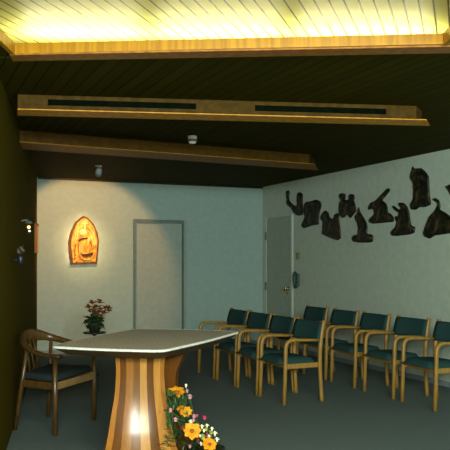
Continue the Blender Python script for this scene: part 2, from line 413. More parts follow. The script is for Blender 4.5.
# ---- beams with air slots
def beam(idx, near, far, facetop, plank_ext, slots, mat, z=2.40):
    """near/far: two px points each on the underside edges; facetop: px height of front face"""
    n0, n1 = on_z(*near[0], z), on_z(*near[1], z); f0, f1 = on_z(*far[0], z), on_z(*far[1], z)
    bm = bmesh.new(); up = Vector((0,0,.007)); lip = (f0-n0).normalized()*0
    ax = (n1-n0).normalized(); e1 = n1 + ax*plank_ext
    f1 = f0 + ax*((f1-f0).dot(ax)); fw_ = (f1-f0)
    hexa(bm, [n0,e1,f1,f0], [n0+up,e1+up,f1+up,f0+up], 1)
    up2 = Vector((0,0,CEIL-z-.001)); nn = Vector((-ax.y,ax.x,0)); nn = nn if nn.y>0 else -nn
    i0, i1 = n0+nn*.012, n1+nn*.012; g0, g1 = f0-nn*.03, f1-ax*plank_ext-nn*.03
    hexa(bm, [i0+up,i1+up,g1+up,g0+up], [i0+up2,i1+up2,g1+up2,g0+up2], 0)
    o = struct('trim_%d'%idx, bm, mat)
    for (xa, xb) in slots:
        bm = bmesh.new()
        # fraction along by px
        def at(px):
            s = (px-225)/F; d0 = FW + RT*s
            # intersection of ray with line n0->n1 in plan
            det = d0.x*(-ax.y) - d0.y*(-ax.x)
            t = (i0.x*(-ax.y) - i0.y*(-ax.x))/det
            return d0*t
        a, b = at(xa), at(xb)
        za, zb = z+.038, z+.080
        p = [a-nn*.004, b-nn*.004, b+nn*.006, a+nn*.006]
        hexa(bm, [v.to_3d()+Vector((0,0,za)) for v in p], [v.to_3d()+Vector((0,0,zb)) for v in p])
        obj('air_slot', bm, M['slot'], o)
    return o
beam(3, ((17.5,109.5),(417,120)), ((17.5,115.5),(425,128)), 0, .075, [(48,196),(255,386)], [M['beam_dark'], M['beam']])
M['beam_mid'] = mat_noise('brown_beam_wood', (.24,.10,.010), (.36,.16,.018), 4, .5, .1, stretch=(5,5,5))  # underside wood lightened the same way, a step darker
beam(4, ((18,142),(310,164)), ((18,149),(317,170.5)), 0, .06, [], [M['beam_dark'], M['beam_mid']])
# dark moulding on top of the back wall
bm = bmesh.new(); box(bm, backL.x+.01, RIGHTX-.001, BACKY-.02, BACKY-.0005, CEIL-.028, CEIL-.001); struct('trim_7', bm, M['dark'])

# ================================================================== TABLE
TT = .80
def tz(px,py,z=TT): return on_z(px,py,z)
C = [tz(47,346.2), tz(163,350.6), tz(242,331), tz(134,328.6)]
cen = sum(C, Vector())/4; cen.z = 0
table = thing('altar_table', 'altar table with mottled grey top and striped flared wooden pedestal', 'table', cen)
def outline(k=1.0, rad=.10, bow=.02, n=8):
    pts = []; Q = [(c-cen) for c in C]
    Q = [Vector((q.x,q.y,0))*k for q in Q]
    for i in range(4):
        p0, p1, p2 = Q[i-1], Q[i], Q[(i+1)%4]
        a = p1 + (p0-p1).normalized()*rad; b = p1 + (p2-p1).normalized()*rad
        for t in range(n+1):
            t /= n; pts.append(a*(1-t)**2 + p1*2*t*(1-t) + b*t*t)
        e = p2 + (p1-p2).normalized()*rad
        for t in range(1,10):
            t /= 10; m = b*(1-t)+e*t; out = m.normalized()
            pts.append(m + out*bow*4*t*(1-t))
    return pts
ol = outline()
bm = bmesh.new()
prism(bm, [p*.985 for p in ol], TT-.016, TT, 0); obj('tabletop', bm, M['top'], table)
bm = bmesh.new()
ri, ro = [p*.9851 for p in ol], ol
n = len(ol); V = []
for p_, z_ in [(r,TT-.002) for r in (0,)]: pass
A = [bm.verts.new((p.x,p.y,TT+.0005)) for p in ri]; B = [bm.verts.new((p.x,p.y,TT-.004)) for p in ro]; Cc = [bm.verts.new((p.x,p.y,TT-.012)) for p in ro]; D = [bm.verts.new((p.x,p.y,TT-.012)) for p in ri]
for i in range(n):
    k = (i+1)%n
    for u, v in ((A,B),(B,Cc),(Cc,D),(D,A)): bm.faces.new((u[i],u[k],v[k],v[i]))
obj('edge_band', bm, M['topedge'], table)
bm = bmesh.new()
o1, o2 = [p*.985 for p in ol], [p*.86 for p in ol]
hexa(bm, [Vector((p.x,p.y,TT-.062)) for p in o2], [Vector((p.x,p.y,TT-.0165)) for p in o1])
obj('apron', bm, M['apron'], table)
# pedestal : two bowed, flared slabs of laminated strips, one behind the other
wts = [18,27,30,30,30,30,30,20]; tot = sum(wts)
cum = [0]
for w in wts: cum.append(cum[-1]+w/tot)
us = []; strip = []
for i in range(8):
    for k in range(4):
        us.append(cum[i]+(cum[i+1]-cum[i])*k/4); strip.append(i)
us.append(1.0)
def slab(name, centre, yaw, prof, sgn, order, thick=.085, bowk=.17):
    """prof rows: z, half width, outward flare"""
    nx_ = Matrix.Rotation(yaw,3,'Z') @ RT; ny_ = Matrix.Rotation(yaw,3,'Z') @ FW
    bm = bmesh.new(); fr, bk_ = [], []
    for z, s_, fl_ in prof:
        a, b = [], []
        for u in us:
            v = u*2-1; x = v*s_; y = sgn*(fl_ + bowk*s_*(1-v*v))
            p = centre + nx_*x + ny_*y; a.append(bm.verts.new((p.x,p.y,z)))
            y2 = sgn*(fl_-thick); p = centre + nx_*x + ny_*y2; b.append(bm.verts.new((p.x,p.y,z)))
        fr.append(a); bk_.append(b)
    m = len(us)
    for i in range(len(prof)-1):
        for k in range(m-1):
            f = bm.faces.new((fr[i][k],fr[i][k+1],fr[i+1][k+1],fr[i+1][k])); f.material_index = order[strip[k]]; f.smooth = True
            f = bm.faces.new((bk_[i][k],bk_[i+1][k],bk_[i+1][k+1],bk_[i][k+1])); f.material_index = order[strip[k]]; f.smooth = True
        for k in (0,m-1):
            f = bm.faces.new((fr[i][k],fr[i+1][k],bk_[i+1][k],bk_[i][k])); f.material_index = order[0]; f.smooth = True
    for i in (0,len(prof)-1):
        for k in range(m-1): bm.faces.new((fr[i][k],fr[i][k+1],bk_[i][k+1],bk_[i][k]))
    o = obj(name, bm, [M['strip%d'%i] for i in range(8)], table)
    o.data.set_sharp_from_angle(angle=math.radians(40)); return o
def dense(rows, n=5):
    sp_ = spline([Vector(r) for r in rows], n); return [(v.x,v.y,v.z) for v in sp_]
profN = dense([(0,.268,.185),(.10,.236,.142),(.20,.212,.108),(.27,.200,.090),(.36,.184,.072),(.45,.168,.061),(.55,.159,.055),(.62,.157,.055),(.68,.160,.058),(.738,.166,.064)])
slab('front_pedestal_slab', L(-.565,4.84)-cen, math.radians(11), profN, -1, list(range(8)))
profF = dense([(0,.21,.16),(.15,.165,.11),(.30,.128,.08),(.45,.115,.065),(.55,.118,.065),(.62,.140,.07),(.69,.168,.08),(.738,.192,.09)])
slab('rear_pedestal_slab', L(-.452,5.10)-cen, math.radians(-10), profF, 1, [1,5,3,0,2,5,1,5])

# ================================================================== STACKING ARMCHAIRS
def make_chair():
    t = thing('armchair', None, 'chair')
    W = .235
    for s in (-1,1):
        bm = bmesh.new(); y = s*W
        pts = [(-.225,y,0),(-.215,y,.25),(-.208,y,.50),(-.203,y,.545),(-.187,y,.577),(-.155,y,.592),(-.10,y,.594),(.03,y,.588),(.160,y,.582)]
        sweep(bm, pts, [(.036,.034)]*3+[(.036,.036)]*3+[(.028,.044)]*2+[(.026,.036)], Vector((0,1,0)), n=8, sq=.7)
        obj('front_leg_and_arm', bm, M['chairwood'], t, True)
        bm = bmesh.new()
        pts = spline([(.187,y,0),(.170,y,.25),(.166,y,.45),(.180,y,.60),(.212,y,.765)], 4)
        sweep(bm, pts, (.038,.034), Vector((0,1,0)), n=8, sq=.7)
        obj('rear_leg', bm, M['chairwood'], t, True)
        bm = bmesh.new(); box(bm, -.205, .162, y-.014*s-.010, y-.014*s+.010, .325, .372, 0, .004); obj('side_rail', bm, M['chairwood'], t)
    # seat cushion, softly domed with rounded front
    bm = bmesh.new(); nx, ny = 10, 8; X0, X1, Yh = -.262, .155, .212
    top = [[None]*(ny+1) for _ in range(nx+1)]; bot = [[None]*(ny+1) for _ in range(nx+1)]
    for i in range(nx+1):
        for jn in range(ny+1):
            u, v = i/nx, jn/ny*2-1
            x = X0+(X1-X0)*u; y = v*Yh
            ed = min(1, (1-abs(v))/.18)**.5 if abs(v)<1 else 0
            ef = min(1, u/.12)**.5 if u>0 else 0; eb = min(1,(1-u)/.12)**.5 if u<1 else 0
            h = ed*ef*eb
            zt = .388 + .046*h - .018*u - (.012*(1-u)**6)
            top[i][jn] = bm.verts.new((x, y, zt)); bot[i][jn] = bm.verts.new((x, y, .372-.012*h*0-.010*u))
    for i in range(nx):
        for jn in range(ny):
            bm.faces.new((top[i][jn],top[i+1][jn],top[i+1][jn+1],top[i][jn+1])); bm.faces.new((bot[i][jn],bot[i][jn+1],bot[i+1][jn+1],bot[i+1][jn]))
    for i in range(nx):
        for jn in (0,ny): bm.faces.new((top[i][jn],top[i+1][jn],bot[i+1][jn],bot[i][jn]))
    for jn in range(ny):
        for i in (0,nx): bm.faces.new((top[i][jn],top[i][jn+1],bot[i][jn+1],bot[i][jn]))
    obj('seat', bm, M['fabric'], t, True)
    # back pad, curved in plan, leaning
    bm = bmesh.new(); nu, nv = 10, 5; fr = []; bk = []
    for a in range(nv+1):
        z = .565+.185*a/nv; xo = .146+.048*(a/nv)
        rf, rb = [], []
        for k in range(nu+1):
            v = k/nu*2-1; y = v*.240; cx = .020*(1-v*v)
            th = .017*(1-abs(2*a/nv-1)**4*.6)
            rf.append(bm.verts.new((xo+cx-th, y, z))); rb.append(bm.verts.new((xo+cx+th, y, z)))
        fr.append(rf); bk.append(rb)
    for a in range(nv):
        for k in range(nu):
            bm.faces.new((fr[a][k],fr[a][k+1],fr[a+1][k+1],fr[a+1][k])); bm.faces.new((bk[a][k],bk[a+1][k],bk[a+1][k+1],bk[a][k+1]))
        for k in (0,nu): bm.faces.new((fr[a][k],fr[a+1][k],bk[a+1][k],bk[a][k]))
    for k in range(nu):
        for a in (0,nv): bm.faces.new((fr[a][k],fr[a][k+1],bk[a][k+1],bk[a][k]))
    obj('backrest', bm, M['fabric'], t, True)
    bm = bmesh.new(); box(bm, -.185,-.160,-.225,.225,.33,.371,0,.004); obj('front_rail', bm, M['chairwood'], t)
    bm = bmesh.new(); box(bm, .135,.157,-.225,.225,.325,.365,0,.004); obj('rear_rail', bm, M['chairwood'], t)
    return t
def copy_tree(o, parent=None):
    c = o.copy(); COL.objects.link(c)
    if parent: c.parent = parent
    for ch in [x for x in o.children]: copy_tree(ch, c)
    return c
chair0 = make_chair()
ordn = ['nearest', 'second', 'third', 'farthest']
rowB = [(3.43,6.215,0.03), (3.425,6.745,-.01), (3.425,7.29,.02), (3.42,7.84,0)]
rowA = [(4.535,5.43,0), (4.53,6.04,.02), (4.53,6.68,-.02), (4.525,7.27,.02), (4.53,7.93,0)]
rowA_lbl = ['teal wooden armchair along the right wall, cut off by the right picture edge', 'teal wooden armchair along the right wall, second counted from the right picture edge',
            'teal wooden armchair along the right wall, third counted from the right picture edge', 'teal wooden armchair along the right wall, fourth counted from the right picture edge',
            'teal wooden armchair at the far end of the row along the right wall, mostly hidden']
rowB_lbl = ['teal wooden armchair nearest the camera in the left row, shown whole in front', 'teal wooden armchair in the left row, right behind the nearest front armchair',
            'teal wooden armchair in the left row, second from its far end', 'teal wooden armchair at the far end of the left row, near the altar table corner']
first = True
for pos, lbl, grp in [(p,l,'armchairs in the left row') for p,l in zip(rowB,rowB_lbl)] + [(p,l,'armchairs along the right wall') for p,l in zip(rowA,rowA_lbl)]:
    c = chair0 if first else copy_tree(chair0)
    first = False
    c.location = (pos[0], pos[1], 0); c.rotation_euler = (0,0,pos[2]); tag(c, lbl, 'chair', grp)

# ================================================================== WOODEN PRESIDER CHAIR AT LEFT
l1, l2, l3, l4 = L(-1.295,5.57), L(-1.097,6.12), L(-1.51,6.24), L(-1.600,5.74)
cc = (l1+l2+l3+l4)/4
wc = thing('captain_chair', 'dark wooden chair with curved arm rail left of the altar table', 'chair', cc)
r1, r2, r3, r4 = [v-cc for v in (l1,l2,l3,l4)]
H = .60
fwd = ((r1+r2)-(r3+r4)).normalized()
def post(foot, topv, z, w=.042, z0=0):
    bm = bmesh.new(); p0 = foot; p1 = topv+Vector((0,0,z))
    sweep(bm, [p0, p0.lerp(p1,.5), p1], [(w*.85,w*.85),(w,w),(w*.8,w*.8)], None, n=10, sq=.9); return bm
obj('front_leg', post(r1, r1, H-.005), M['oldwood'], wc, True)
obj('front_leg', post(r2, r2, H-.005), M['oldwood'], wc, True)
obj('rear_leg', post(r3, r3+fwd*.03, .665, .036), M['oldwood'], wc, True)
obj('rear_leg', post(r4-fwd*.06, r4+fwd*.06, .665, .036), M['oldwood'], wc, True)
bk = (r3+r4)/2 - fwd*.09
path = spline([r1+fwd*.05+Vector((0,0,H+.005)), r1-fwd*.12+Vector((0,0,H+.015)), r4+fwd*.06+Vector((0,0,.655)), r4*.55+bk*.5+Vector((0,0,.695)), bk+Vector((0,0,.715)), r3*.55+bk*.5+Vector((0,0,.71)), r3+fwd*.04+Vector((0,0,.68)), r2-fwd*.16+Vector((0,0,H+.03)), r2+fwd*.05+Vector((0,0,H+.005))], 5)
npt = len(path); sz = []; 
for i in range(npt):
    u = i/(npt-1); k = math.exp(-((u-.55)/.20)**2)
    sz.append((.032+.075*k, .060-.030*k))
bm = bmesh.new()
sweep(bm, path, sz, None, n=10, sq=.75); obj('arm_rail', bm, M['oldwood'], wc, True)
for a, b in ((.33,.36),(.5,.5),(.67,.64)):
    q = r4.lerp(r3,a); q2 = r4.lerp(r3,b)-fwd*.055
    bm = bmesh.new(); sweep(bm, [q+Vector((0,0,.43)), q2+Vector((0,0,.69))], (.014,.032), (r3-r4).normalized(), n=8, sq=.7); obj('back_slat', bm, M['oldwood'], wc, True)
SZ = .405
ins = [r1-fwd*.005, r2-fwd*.005, r3+fwd*.01, r4+fwd*.01]
bm = bmesh.new(); hexa(bm, [v*.985+Vector((0,0,SZ)) for v in ins], [v*.95+Vector((0,0,SZ+.055)) for v in ins])
bmesh.ops.bevel(bm, geom=list(bm.edges), offset=.018, segments=3, affect='EDGES', profile=.5)
obj('seat', bm, M['oldseat'], wc, True)
for a, b in ((r1,r2),(r2,r3),(r3,r4),(r4,r1)):
    bm = bmesh.new(); sweep(bm, [a+Vector((0,0,SZ-.03)), b+Vector((0,0,SZ-.03))], (.058,.024), None, n=8, sq=.5); obj('seat_rail', bm, M['seatrail'] if a is r1 or a is r2 else M['oldwood'], wc)

# ================================================================== PLANT ON ITS STAND
PD = 8.5
pz = CZ + (HOR-333)/F*PD
pl = L((94.5-225)/F*PD, PD)
st = thing('plant_stand', 'slim black pedestal stand behind the left end of the altar table', 'stand', pl)
bm = bmesh.new(); lathe(bm, [(.06,0),(.06,.012),(.03,.03),(.017,.06),(.017,pz-.03),(.035,pz-.012)], 20); obj('column', bm, M['dark'], st, True)
bm = bmesh.new(); lathe(bm, [(.03,pz-.014),(.125,pz-.004),(.135,pz+.012),(.12,pz+.012),(.11,pz+.004)], 24); obj('tray', bm, M['dark'], st, True)
pt = thing('potted_plant', 'red flowering plant in dark pot on the slim black stand', 'plant', pl + Vector((-.0,0,pz+.0045)))
bm = bmesh.new(); lathe(bm, [(.055,0),(.075,.08),(.085,.12),(.078,.12),(.07,.10)], 20); obj('pot', bm, M['dark'], pt, True)
bm = bmesh.new()
for i in range(110):
    a = random.uniform(0,2*PI); r = random.uniform(.02,.11); z = random.uniform(.02,.20)
    b0 = Vector((math.cos(a)*r*.5, math.sin(a)*r*.5, .08+z*.4)); tp = b0 + Vector((math.cos(a)*random.uniform(.04,.10), math.sin(a)*random.uniform(.04,.10), random.uniform(-.07,.06)))
    leaf(bm, b0, tp, .06)
for i in range(14):
    a = random.uniform(0,2*PI); r = random.uniform(0,.05)
    sweep(bm, [(math.cos(a)*r,math.sin(a)*r,.12),(math.cos(a)*r*1.6,math.sin(a)*r*1.6,.26)], (.006,.006), None, n=5)
obj('foliage', bm, M['leafd'], pt)
def red_bloom(c, s, m):
    bm = bmesh.new()
    for k in range(7):
        a = 2*PI*k/7+random.random(); e = random.uniform(.1,1.1)
        d = Vector((math.cos(a)*math.cos(e), math.sin(a)*math.cos(e), math.sin(e)))
        leaf(bm, c, c+d*s, s*.55)
    return obj('bloom', bm, m, pt)
pxm = F/PD
for (dx,dy) in ((-12,-13),(-7,-17),(-5,-10),(-1,-14),(2,-18),(4,-11),(0,-8),(8,-12),(6,-7),(12,-12),(-3,-5),(3,-4),(14,-10),(-9,-9)):
    lat = (dx+4)/pxm; z = (-dy)/pxm+.13
    c = RT*(lat*.85) + FW*random.uniform(-.05,.05) + Vector((0,0,z))
    red_bloom(c, random.uniform(.055,.075), M['red'])

# ================================================================== FLOWERS BY THE PEDESTAL
fc = L(-.13, 4.93)
fl = thing('flower_arrangement', 'arrangement of golden, pink and cream flowers on the carpet beside the striped pedestal', 'flowers', fc)
bm = bmesh.new(); lathe(bm, [(.09,0),(.125,.03),(.13,.075),(.12,.075),(.11,.05)], 24); obj('bowl', bm, M['dark'], fl, True)
def fp(px,py,dep): return P(px,py,dep)-fc
core = Vector((-.0,0,.10)) - RT*.05
def daisy(px,py,dep,r,nrm,n=11,m='yellow',cm='center',cr=.26, w=.62):
    c = fp(px,py,dep); nrm = Vector(nrm).normalized()
    t1 = nrm.cross(Vector((0,0,1))).normalized() if abs(nrm.z)<.95 else Vector((1,0,0)); t2 = nrm.cross(t1)
    bm = bmesh.new()
    for k in range(n):
        a = 2*PI*k/n + random.uniform(-.1,.1); d = t1*math.cos(a)+t2*math.sin(a)
        rr = r*random.uniform(.9,1.08)
        leaf(bm, c+d*r*.12, c+d*rr+nrm*r*random.uniform(-.05,.22), r*w, up=nrm, droop=.12, fold=.1)
    o = obj('flower', bm, M[m], fl)
    bm = bmesh.new(); ball(bm, c+nrm*r*.08, r*cr, 0, 2, (1,1,.8), .06); ch = obj('flower_center', bm, M[cm], o, True)
    stem_to(c-nrm*r*.1)
    return o
stems = bmesh.new()
def stem_to(c):
    mid = core.lerp(c,.5)+Vector((0,0,.03)); sweep(stems, spline([core+Vector((random.uniform(-.03,.03),random.uniform(-.03,.03),0)), mid, c],4), (.006,.006), None, n=5)
def bud(px,py,dep,r,m,sc=(1,1,1),n=9):
    c = fp(px,py,dep); bm = bmesh.new()
    for k in range(n):
        a = 2*PI*k/n; e = (k%3)*.45+.2
        d = Vector((math.cos(a)*math.cos(e), math.sin(a)*math.cos(e), math.sin(e)))
        leaf(bm, c-d*r*.2, c+d*r, r*.95)
    ball(bm, c, r*.55, 0, 1, sc, .1)
    stem_to(c); return obj('flower', bm, M[m], fl)
vw = -FW*.8; upv = Vector((0,0,1))
daisy(176.5,392.5,4.82,.062, vw*.55+upv*1.0, 13)
daisy(181,408.5,4.76,.034, vw*.5+upv*.9-RT*.3, 8)
daisy(186,412,4.76,.046, vw*.8+upv*.6, 9, cm='lime')
daisy(192,431,4.66,.060, vw*1.0+upv*.5, 8, w=.8)
daisy(209.5,444.5,4.66,.052, vw*.9+upv*.7+RT*.2, 8, w=.8)
bud(187,391.5,4.84,.018,'pink'); bud(190,397.5,4.82,.024,'pink'); bud(170.5,411,4.70,.022,'pink'); bud(175.5,420.5,4.66,.022,'pink')
bud(183,428.5,4.64,.020,'maroon'); bud(198,441.5,4.63,.018,'maroon'); bud(197,416,4.75,.014,'magenta'); bud(204.5,418.5,4.76,.020,'magenta'); bud(207,434,4.66,.010,'magenta')
bud(186,386,4.86,.016,'cream',(.7,.7,1.6)); bud(194,417,4.74,.020,'pink'); bud(191,423,4.72,.024,'cream'); bud(193.5,421,4.72,.018,'pink'); bud(190,447,4.62,.016,'pink')
for (x,y,r) in ((202,427,.018),(207,426,.017),(212,429,.016),(215,434,.02),(217,440,.02),(209,437,.018),(214,443,.016),(200,436,.014),(201,444,.016),(204,431,.014)):
    bud(x,y,4.68+random.uniform(-.02,.03),r,'cream',(.7,.7,1.5),7)
for (x,y,r) in ((203,438,.028),(211,433,.022),(206,430,.02)): bud(x,y,4.72,r,'lime')
obj('stems', stems, M['stem'], fl)
bm = bmesh.new()
for i in range(330):
    v = random.random(); y = 395+v*62
    xr = 178+ (y-395)*.62; x = random.uniform(167, max(xr,186))
    dep = random.uniform(4.70,4.95) if x > 172 else random.uniform(4.62,4.72)
    b0 = fp(x,y,dep); out = (b0-core).normalized()
    if b0.z < .02: continue
    d = (out*.6 + Vector((random.uniform(-1,1),random.uniform(-1,1),random.uniform(-.4,1)))*.6).normalized()
    tip = b0+d*random.uniform(.03,.075)
    if tip.z < .01: tip.z = .01
    leaf(bm, b0, tip, random.uniform(.010,.022))
for k in range(9):
    b0 = fp(169,440,4.6); tip = b0 + Vector((random.uniform(-1,1)*.02,0,0)) - RT*random.uniform(.0,.04) + Vector((0,0,random.uniform(-.03,.04)))
    leaf(bm, b0, tip, .012)
obj('foliage', bm, M['leaf'], fl)

# ================================================================== WALL RELIEFS
def inside(p, poly):
    r = False; n = len(poly)
    for i in range(n):
        a, b = poly[i], poly[(i+1)%n]
        if (a[1]>p[1]) != (b[1]>p[1]) and p[0] < (b[0]-a[0])*(p[1]-a[1])/(b[1]-a[1])+a[0]: r = not r
    return r
def segd(p, a, b):
    ax, ay = a; dx, dy = b[0]-ax, b[1]-ay; l = dx*dx+dy*dy
    t = 0 if l == 0 else max(0,min(1,((p[0]-ax)*dx+(p[1]-ay)*dy)/l))
    return math.hypot(p[0]-ax-dx*t, p[1]-ay-dy*t)
def smooth_poly(poly, n=3, it=1):
    pts = [Vector((p[0],p[1],0)) for p in poly]; m = len(pts); out = []
    for i in range(m):
        p0,p1,p2,p3 = pts[i-1],pts[i],pts[(i+1)%m],pts[(i+2)%m]
        for k in range(n):
            t = k/n; q = .5*((2*p1)+(p2-p0)*t*.8+(2*p0-5*p1+4*p2-p3)*t*t*.8+(3*p1-p0-3*p2+p3)*t**3*.8) if False else p1.lerp(p2,t)
            out.append((q.x,q.y))
    # light smoothing
    for _ in range(it):
        out = [((out[i-1][0]+2*out[i][0]+out[(i+1)%len(out)][0])/4, (out[i-1][1]+2*out[i][1]+out[(i+1)%len(out)][1])/4) for i in range(len(out))]
    return out
def relief_mesh(poly2, to3, depth, rim, seed, cuts=5, maxlen=.022, bumps=.5):
    """poly2 in metres (u,v) on the wall; to3(u,v,h) -> point standing h off the wall"""
    from mathutils.geometry import delaunay_2d_cdt
    step = maxlen; n_ = len(poly2)
    pv = [Vector((p[0],p[1])) for p in poly2]
    us_ = [p[0] for p in poly2]; vs_ = [p[1] for p in poly2]
    y = min(vs_)+step*.5; row = 0
    while y < max(vs_):
        x = min(us_)+step*(.5 if row%2 else .1)
        while x < max(us_):
            if inside((x,y), poly2) and min(segd((x,y), poly2[i], poly2[(i+1)%n_]) for i in range(n_)) > step*.35: pv.append(Vector((x,y)))
            x += step
        y += step*.87; row += 1
    co_, _, fa, _, _, _ = delaunay_2d_cdt(pv, [], [list(range(n_))], 1, 1e-6)
    bm = bmesh.new(); bv = [bm.verts.new((c[0],c[1],0)) for c in co_]
    for f in fa:
        cx_ = sum(co_[i][0] for i in f)/len(f); cy_ = sum(co_[i][1] for i in f)/len(f)
        if inside((cx_,cy_), poly2):
            try: bm.faces.new([bv[i] for i in f])
            except ValueError: pass
    for v in [v for v in bm.verts if not v.link_faces]: bm.verts.remove(v)
    bound = {v for v in bm.verts if v.is_boundary}
    h = {}
    for v in bm.verts:
        if v in bound: h[v] = depth*.35
        else:
            d = min(segd((v.co.x,v.co.y), poly2[i], poly2[(i+1)%len(poly2)]) for i in range(len(poly2)))
            k = min(1,d/rim); k = math.sqrt(1-(1-k)**2)
            nz = mnoise.noise(Vector((v.co.x*26,v.co.y*16,seed)))
            h[v] = depth*(.35+.65*k)*(1+bumps*nz*k)
    be = [e for e in bm.edges if e.is_boundary]
    r = bmesh.ops.extrude_edge_only(bm, edges=be)
    nv = [g for g in r['geom'] if isinstance(g, bmesh.types.BMVert)]
    for v in nv: h[v] = 0.0
    for v in list(bm.verts): v.co = to3(v.co.x, v.co.y, h.get(v,0.0))
    return bm
figs = [
 ((280,175,6.42), [(40,100),(55,98),(60,115),(55,135),(58,165),(75,185),(98,200),(108,190),(105,130),(112,112),(130,110),(145,125),(143,180),(149,238),(140,258),(110,262),(88,245),(65,210),(40,190),(38,170),(45,160),(35,140),(36,115)],
  'dark bronze relief figure with raised arms forming a V, leftmost on the right wall'),
 ((280,175,6.42), [(151,190),(165,172),(190,170),(205,165),(230,158),(258,170),(264,195),(250,240),(247,285),(248,318),(200,325),(150,343),(133,330),(135,315),(158,270),(152,250)],
  'dark bronze relief of a stooping round-shouldered figure beside the V-armed relief'),
 ((270,160,5.0), [(252,275),(262,262),(275,252),(290,262),(295,285),(308,295),(318,285),(322,270),(338,265),(345,275),(345,310),(350,350),(352,390),(335,403),(300,390),(255,370),(260,340),(262,310),(250,295)],
  'dark bronze relief with two upward points and slanting base, third from the left'),
 ((330,180,6.42), [(55,90),(75,83),(95,90),(98,115),(90,125),(108,130),(120,118),(115,100),(130,88),(152,95),(155,115),(150,130),(160,160),(165,200),(145,225),(130,245),(115,235),(105,220),(90,240),(75,243),(60,225),(52,190),(55,150),(68,130),(55,115)],
  'small dark bronze relief of two figures with round heads side by side'),
 ((330,180,6.42), [(182,170),(190,205),(210,235),(230,270),(238,300),(235,345),(265,350),(275,365),(272,395),(250,402),(180,402),(145,395),(135,370),(145,355),(175,350),(178,310),(172,275),(158,255),(155,230),(170,215)],
  'dark bronze relief of a narrow figure kneeling on a flat wide base'),
 ((360,180,6.92), [(185,55),(205,62),(200,80),(150,140),(175,160),(188,190),(190,225),(212,235),(233,265),(228,290),(150,297),(80,303),(55,288),(58,272),(95,235),(90,205),(75,200),(55,208),(52,185),(70,155),(100,145),(140,105)],
  'dark bronze relief of a bent figure carrying a slanting pole'),
 ((360,180,6.92), [(218,180),(232,178),(265,205),(280,195),(258,170),(268,155),(300,158),(325,185),(338,225),(345,280),(352,315),(378,325),(375,365),(340,378),(250,388),(215,385),(205,362),(240,325),(250,290),(237,265),(240,250),(260,250),(262,225),(230,205)],
  'dark bronze relief of a robed figure reaching out one arm to the left'),
 ((400,160,5.3), [(65,30),(72,45),(110,42),(135,65),(150,90),(152,130),(155,190),(162,225),(158,238),(130,250),(100,250),(80,265),(55,262),(48,235),(65,210),(68,160),(65,120),(48,95),(55,65)],
  'tall dark bronze relief of a standing robed figure, highest on the right wall'),
 ((400,160,5.3), [(168,206),(185,200),(205,215),(212,245),(208,262),(240,280),(265,300),(300,322),(330,360),(320,385),(265,388),(220,395),(180,400),(155,418),(125,405),(118,385),(135,340),(150,300),(180,270),(187,255),(195,240),(194,226),(178,218)],
  'large triangular dark bronze relief with a hooked top, cut by right picture edge'),
 ((400,160,5.3), [(235,140),(265,128),(300,120),(312,160),(292,200),(262,185),(250,160)],
  'dark bronze relief fragment at the right picture edge, above the triangular relief'),
]
for i, ((ox,oy,sc), pts, lbl) in enumerate(figs):
    pts = smooth_poly([(ox+x/sc, oy+y/sc) for x,y in pts], 5, 1)
    w = [on_right(x,y,.012) for x,y in pts]
    poly = [(q.y,q.z) for q in w]
    cu = sum(p[0] for p in poly)/len(poly); cv = sum(p[1] for p in poly)/len(poly)
    pol = [(p[0]-cu,p[1]-cv) for p in poly]
    bm = relief_mesh(pol, lambda u,v,h: Vector((-h,u,v)), (.022), .03, i*3.7)
    o = obj('wall_relief', bm, M['bronze'], None, True, loc=(RIGHTX-.001,cu,cv)); tag(o, lbl, 'relief sculpture', 'bronze reliefs on the right wall')

# small things on the right wall
q = on_right(298.5,255.8)
bm = bmesh.new(); box(bm, -.02,0,-.045,.045,-.05,.05,0,.004); box(bm,-.026,-.0195,-.006,.006,-.014,.014,0,.002)
tag(obj('light_switch', bm, M['plate'], None, loc=(RIGHTX-.001,q.y,q.z)), 'small tan square switch plate beside the right wall door', 'switch')
q = on_right(298.5,280)
ft = thing('wall_phone', 'dark teal wall telephone hanging right of the brass doorknob', 'telephone', (RIGHTX-.001,q.y,q.z))
bm = bmesh.new(); box(bm,-.035,0,-.04,.04,-.09,.09,0,.012); obj('base', bm, M['tealobj'], ft)
bm = bmesh.new(); sweep(bm, spline([(-.045,.01,.10),(-.072,.008,.07),(-.072,-.004,-.03),(-.045,-.01,-.085)],5), (.03,.05), Vector((0,1,0)), n=8, sq=.7); ball(bm,(-.05,.008,.092),.036,0,2,(.8,1,1)); ball(bm,(-.05,-.008,-.082),.04,0,2,(.8,1.1,1)); obj('handset', bm, M['tealobj'], ft, True)

# ================================================================== GLOWING WOODEN ICON
ic = on_back(83,241); ic.y = BACKY
S = (ic - Vector((0,0,CZ))).dot(FW)/F     # metres per px there
oi = [(75,410),(64,340),(60,300),(57,240),(75,160),(110,90),(150,55),(172,45),(200,57),(245,105),(275,170),(286,230),(281,310),(270,405)]
icon = thing('wooden_icon', 'spotlit carved golden wooden plaque with pointed arch top on the back wall', 'plaque', (ic.x, BACKY-.001, ic.z))
def ipt(x,y):
    w = on_back(60+x/7.5, 210+y/7.5); return (w.x-ic.x, w.z-ic.z)
po = [ipt(*p) for p in oi]; po_s = smooth_poly(po, 2)
def icon3(base): return lambda u,v,h: Vector((u,-base-h,v))
bm = bmesh.new(); bmv = [[bm.verts.new((p[0],-h,p[1])) for p in po] for h in (.028,.055)]
bm.faces.new(bmv[0]); bm.faces.new(bmv[1])
for i in range(len(po)): bm.faces.new((bmv[0][i],bmv[0][(i+1)%len(po)],bmv[1][(i+1)%len(po)],bmv[1][i]))
obj('backboard', bm, M['iconback'], icon)
bm = bmesh.new(); box(bm,-.05,.05,-.0285,0,-.12,.12); obj('mount', bm, M['dark'], icon)
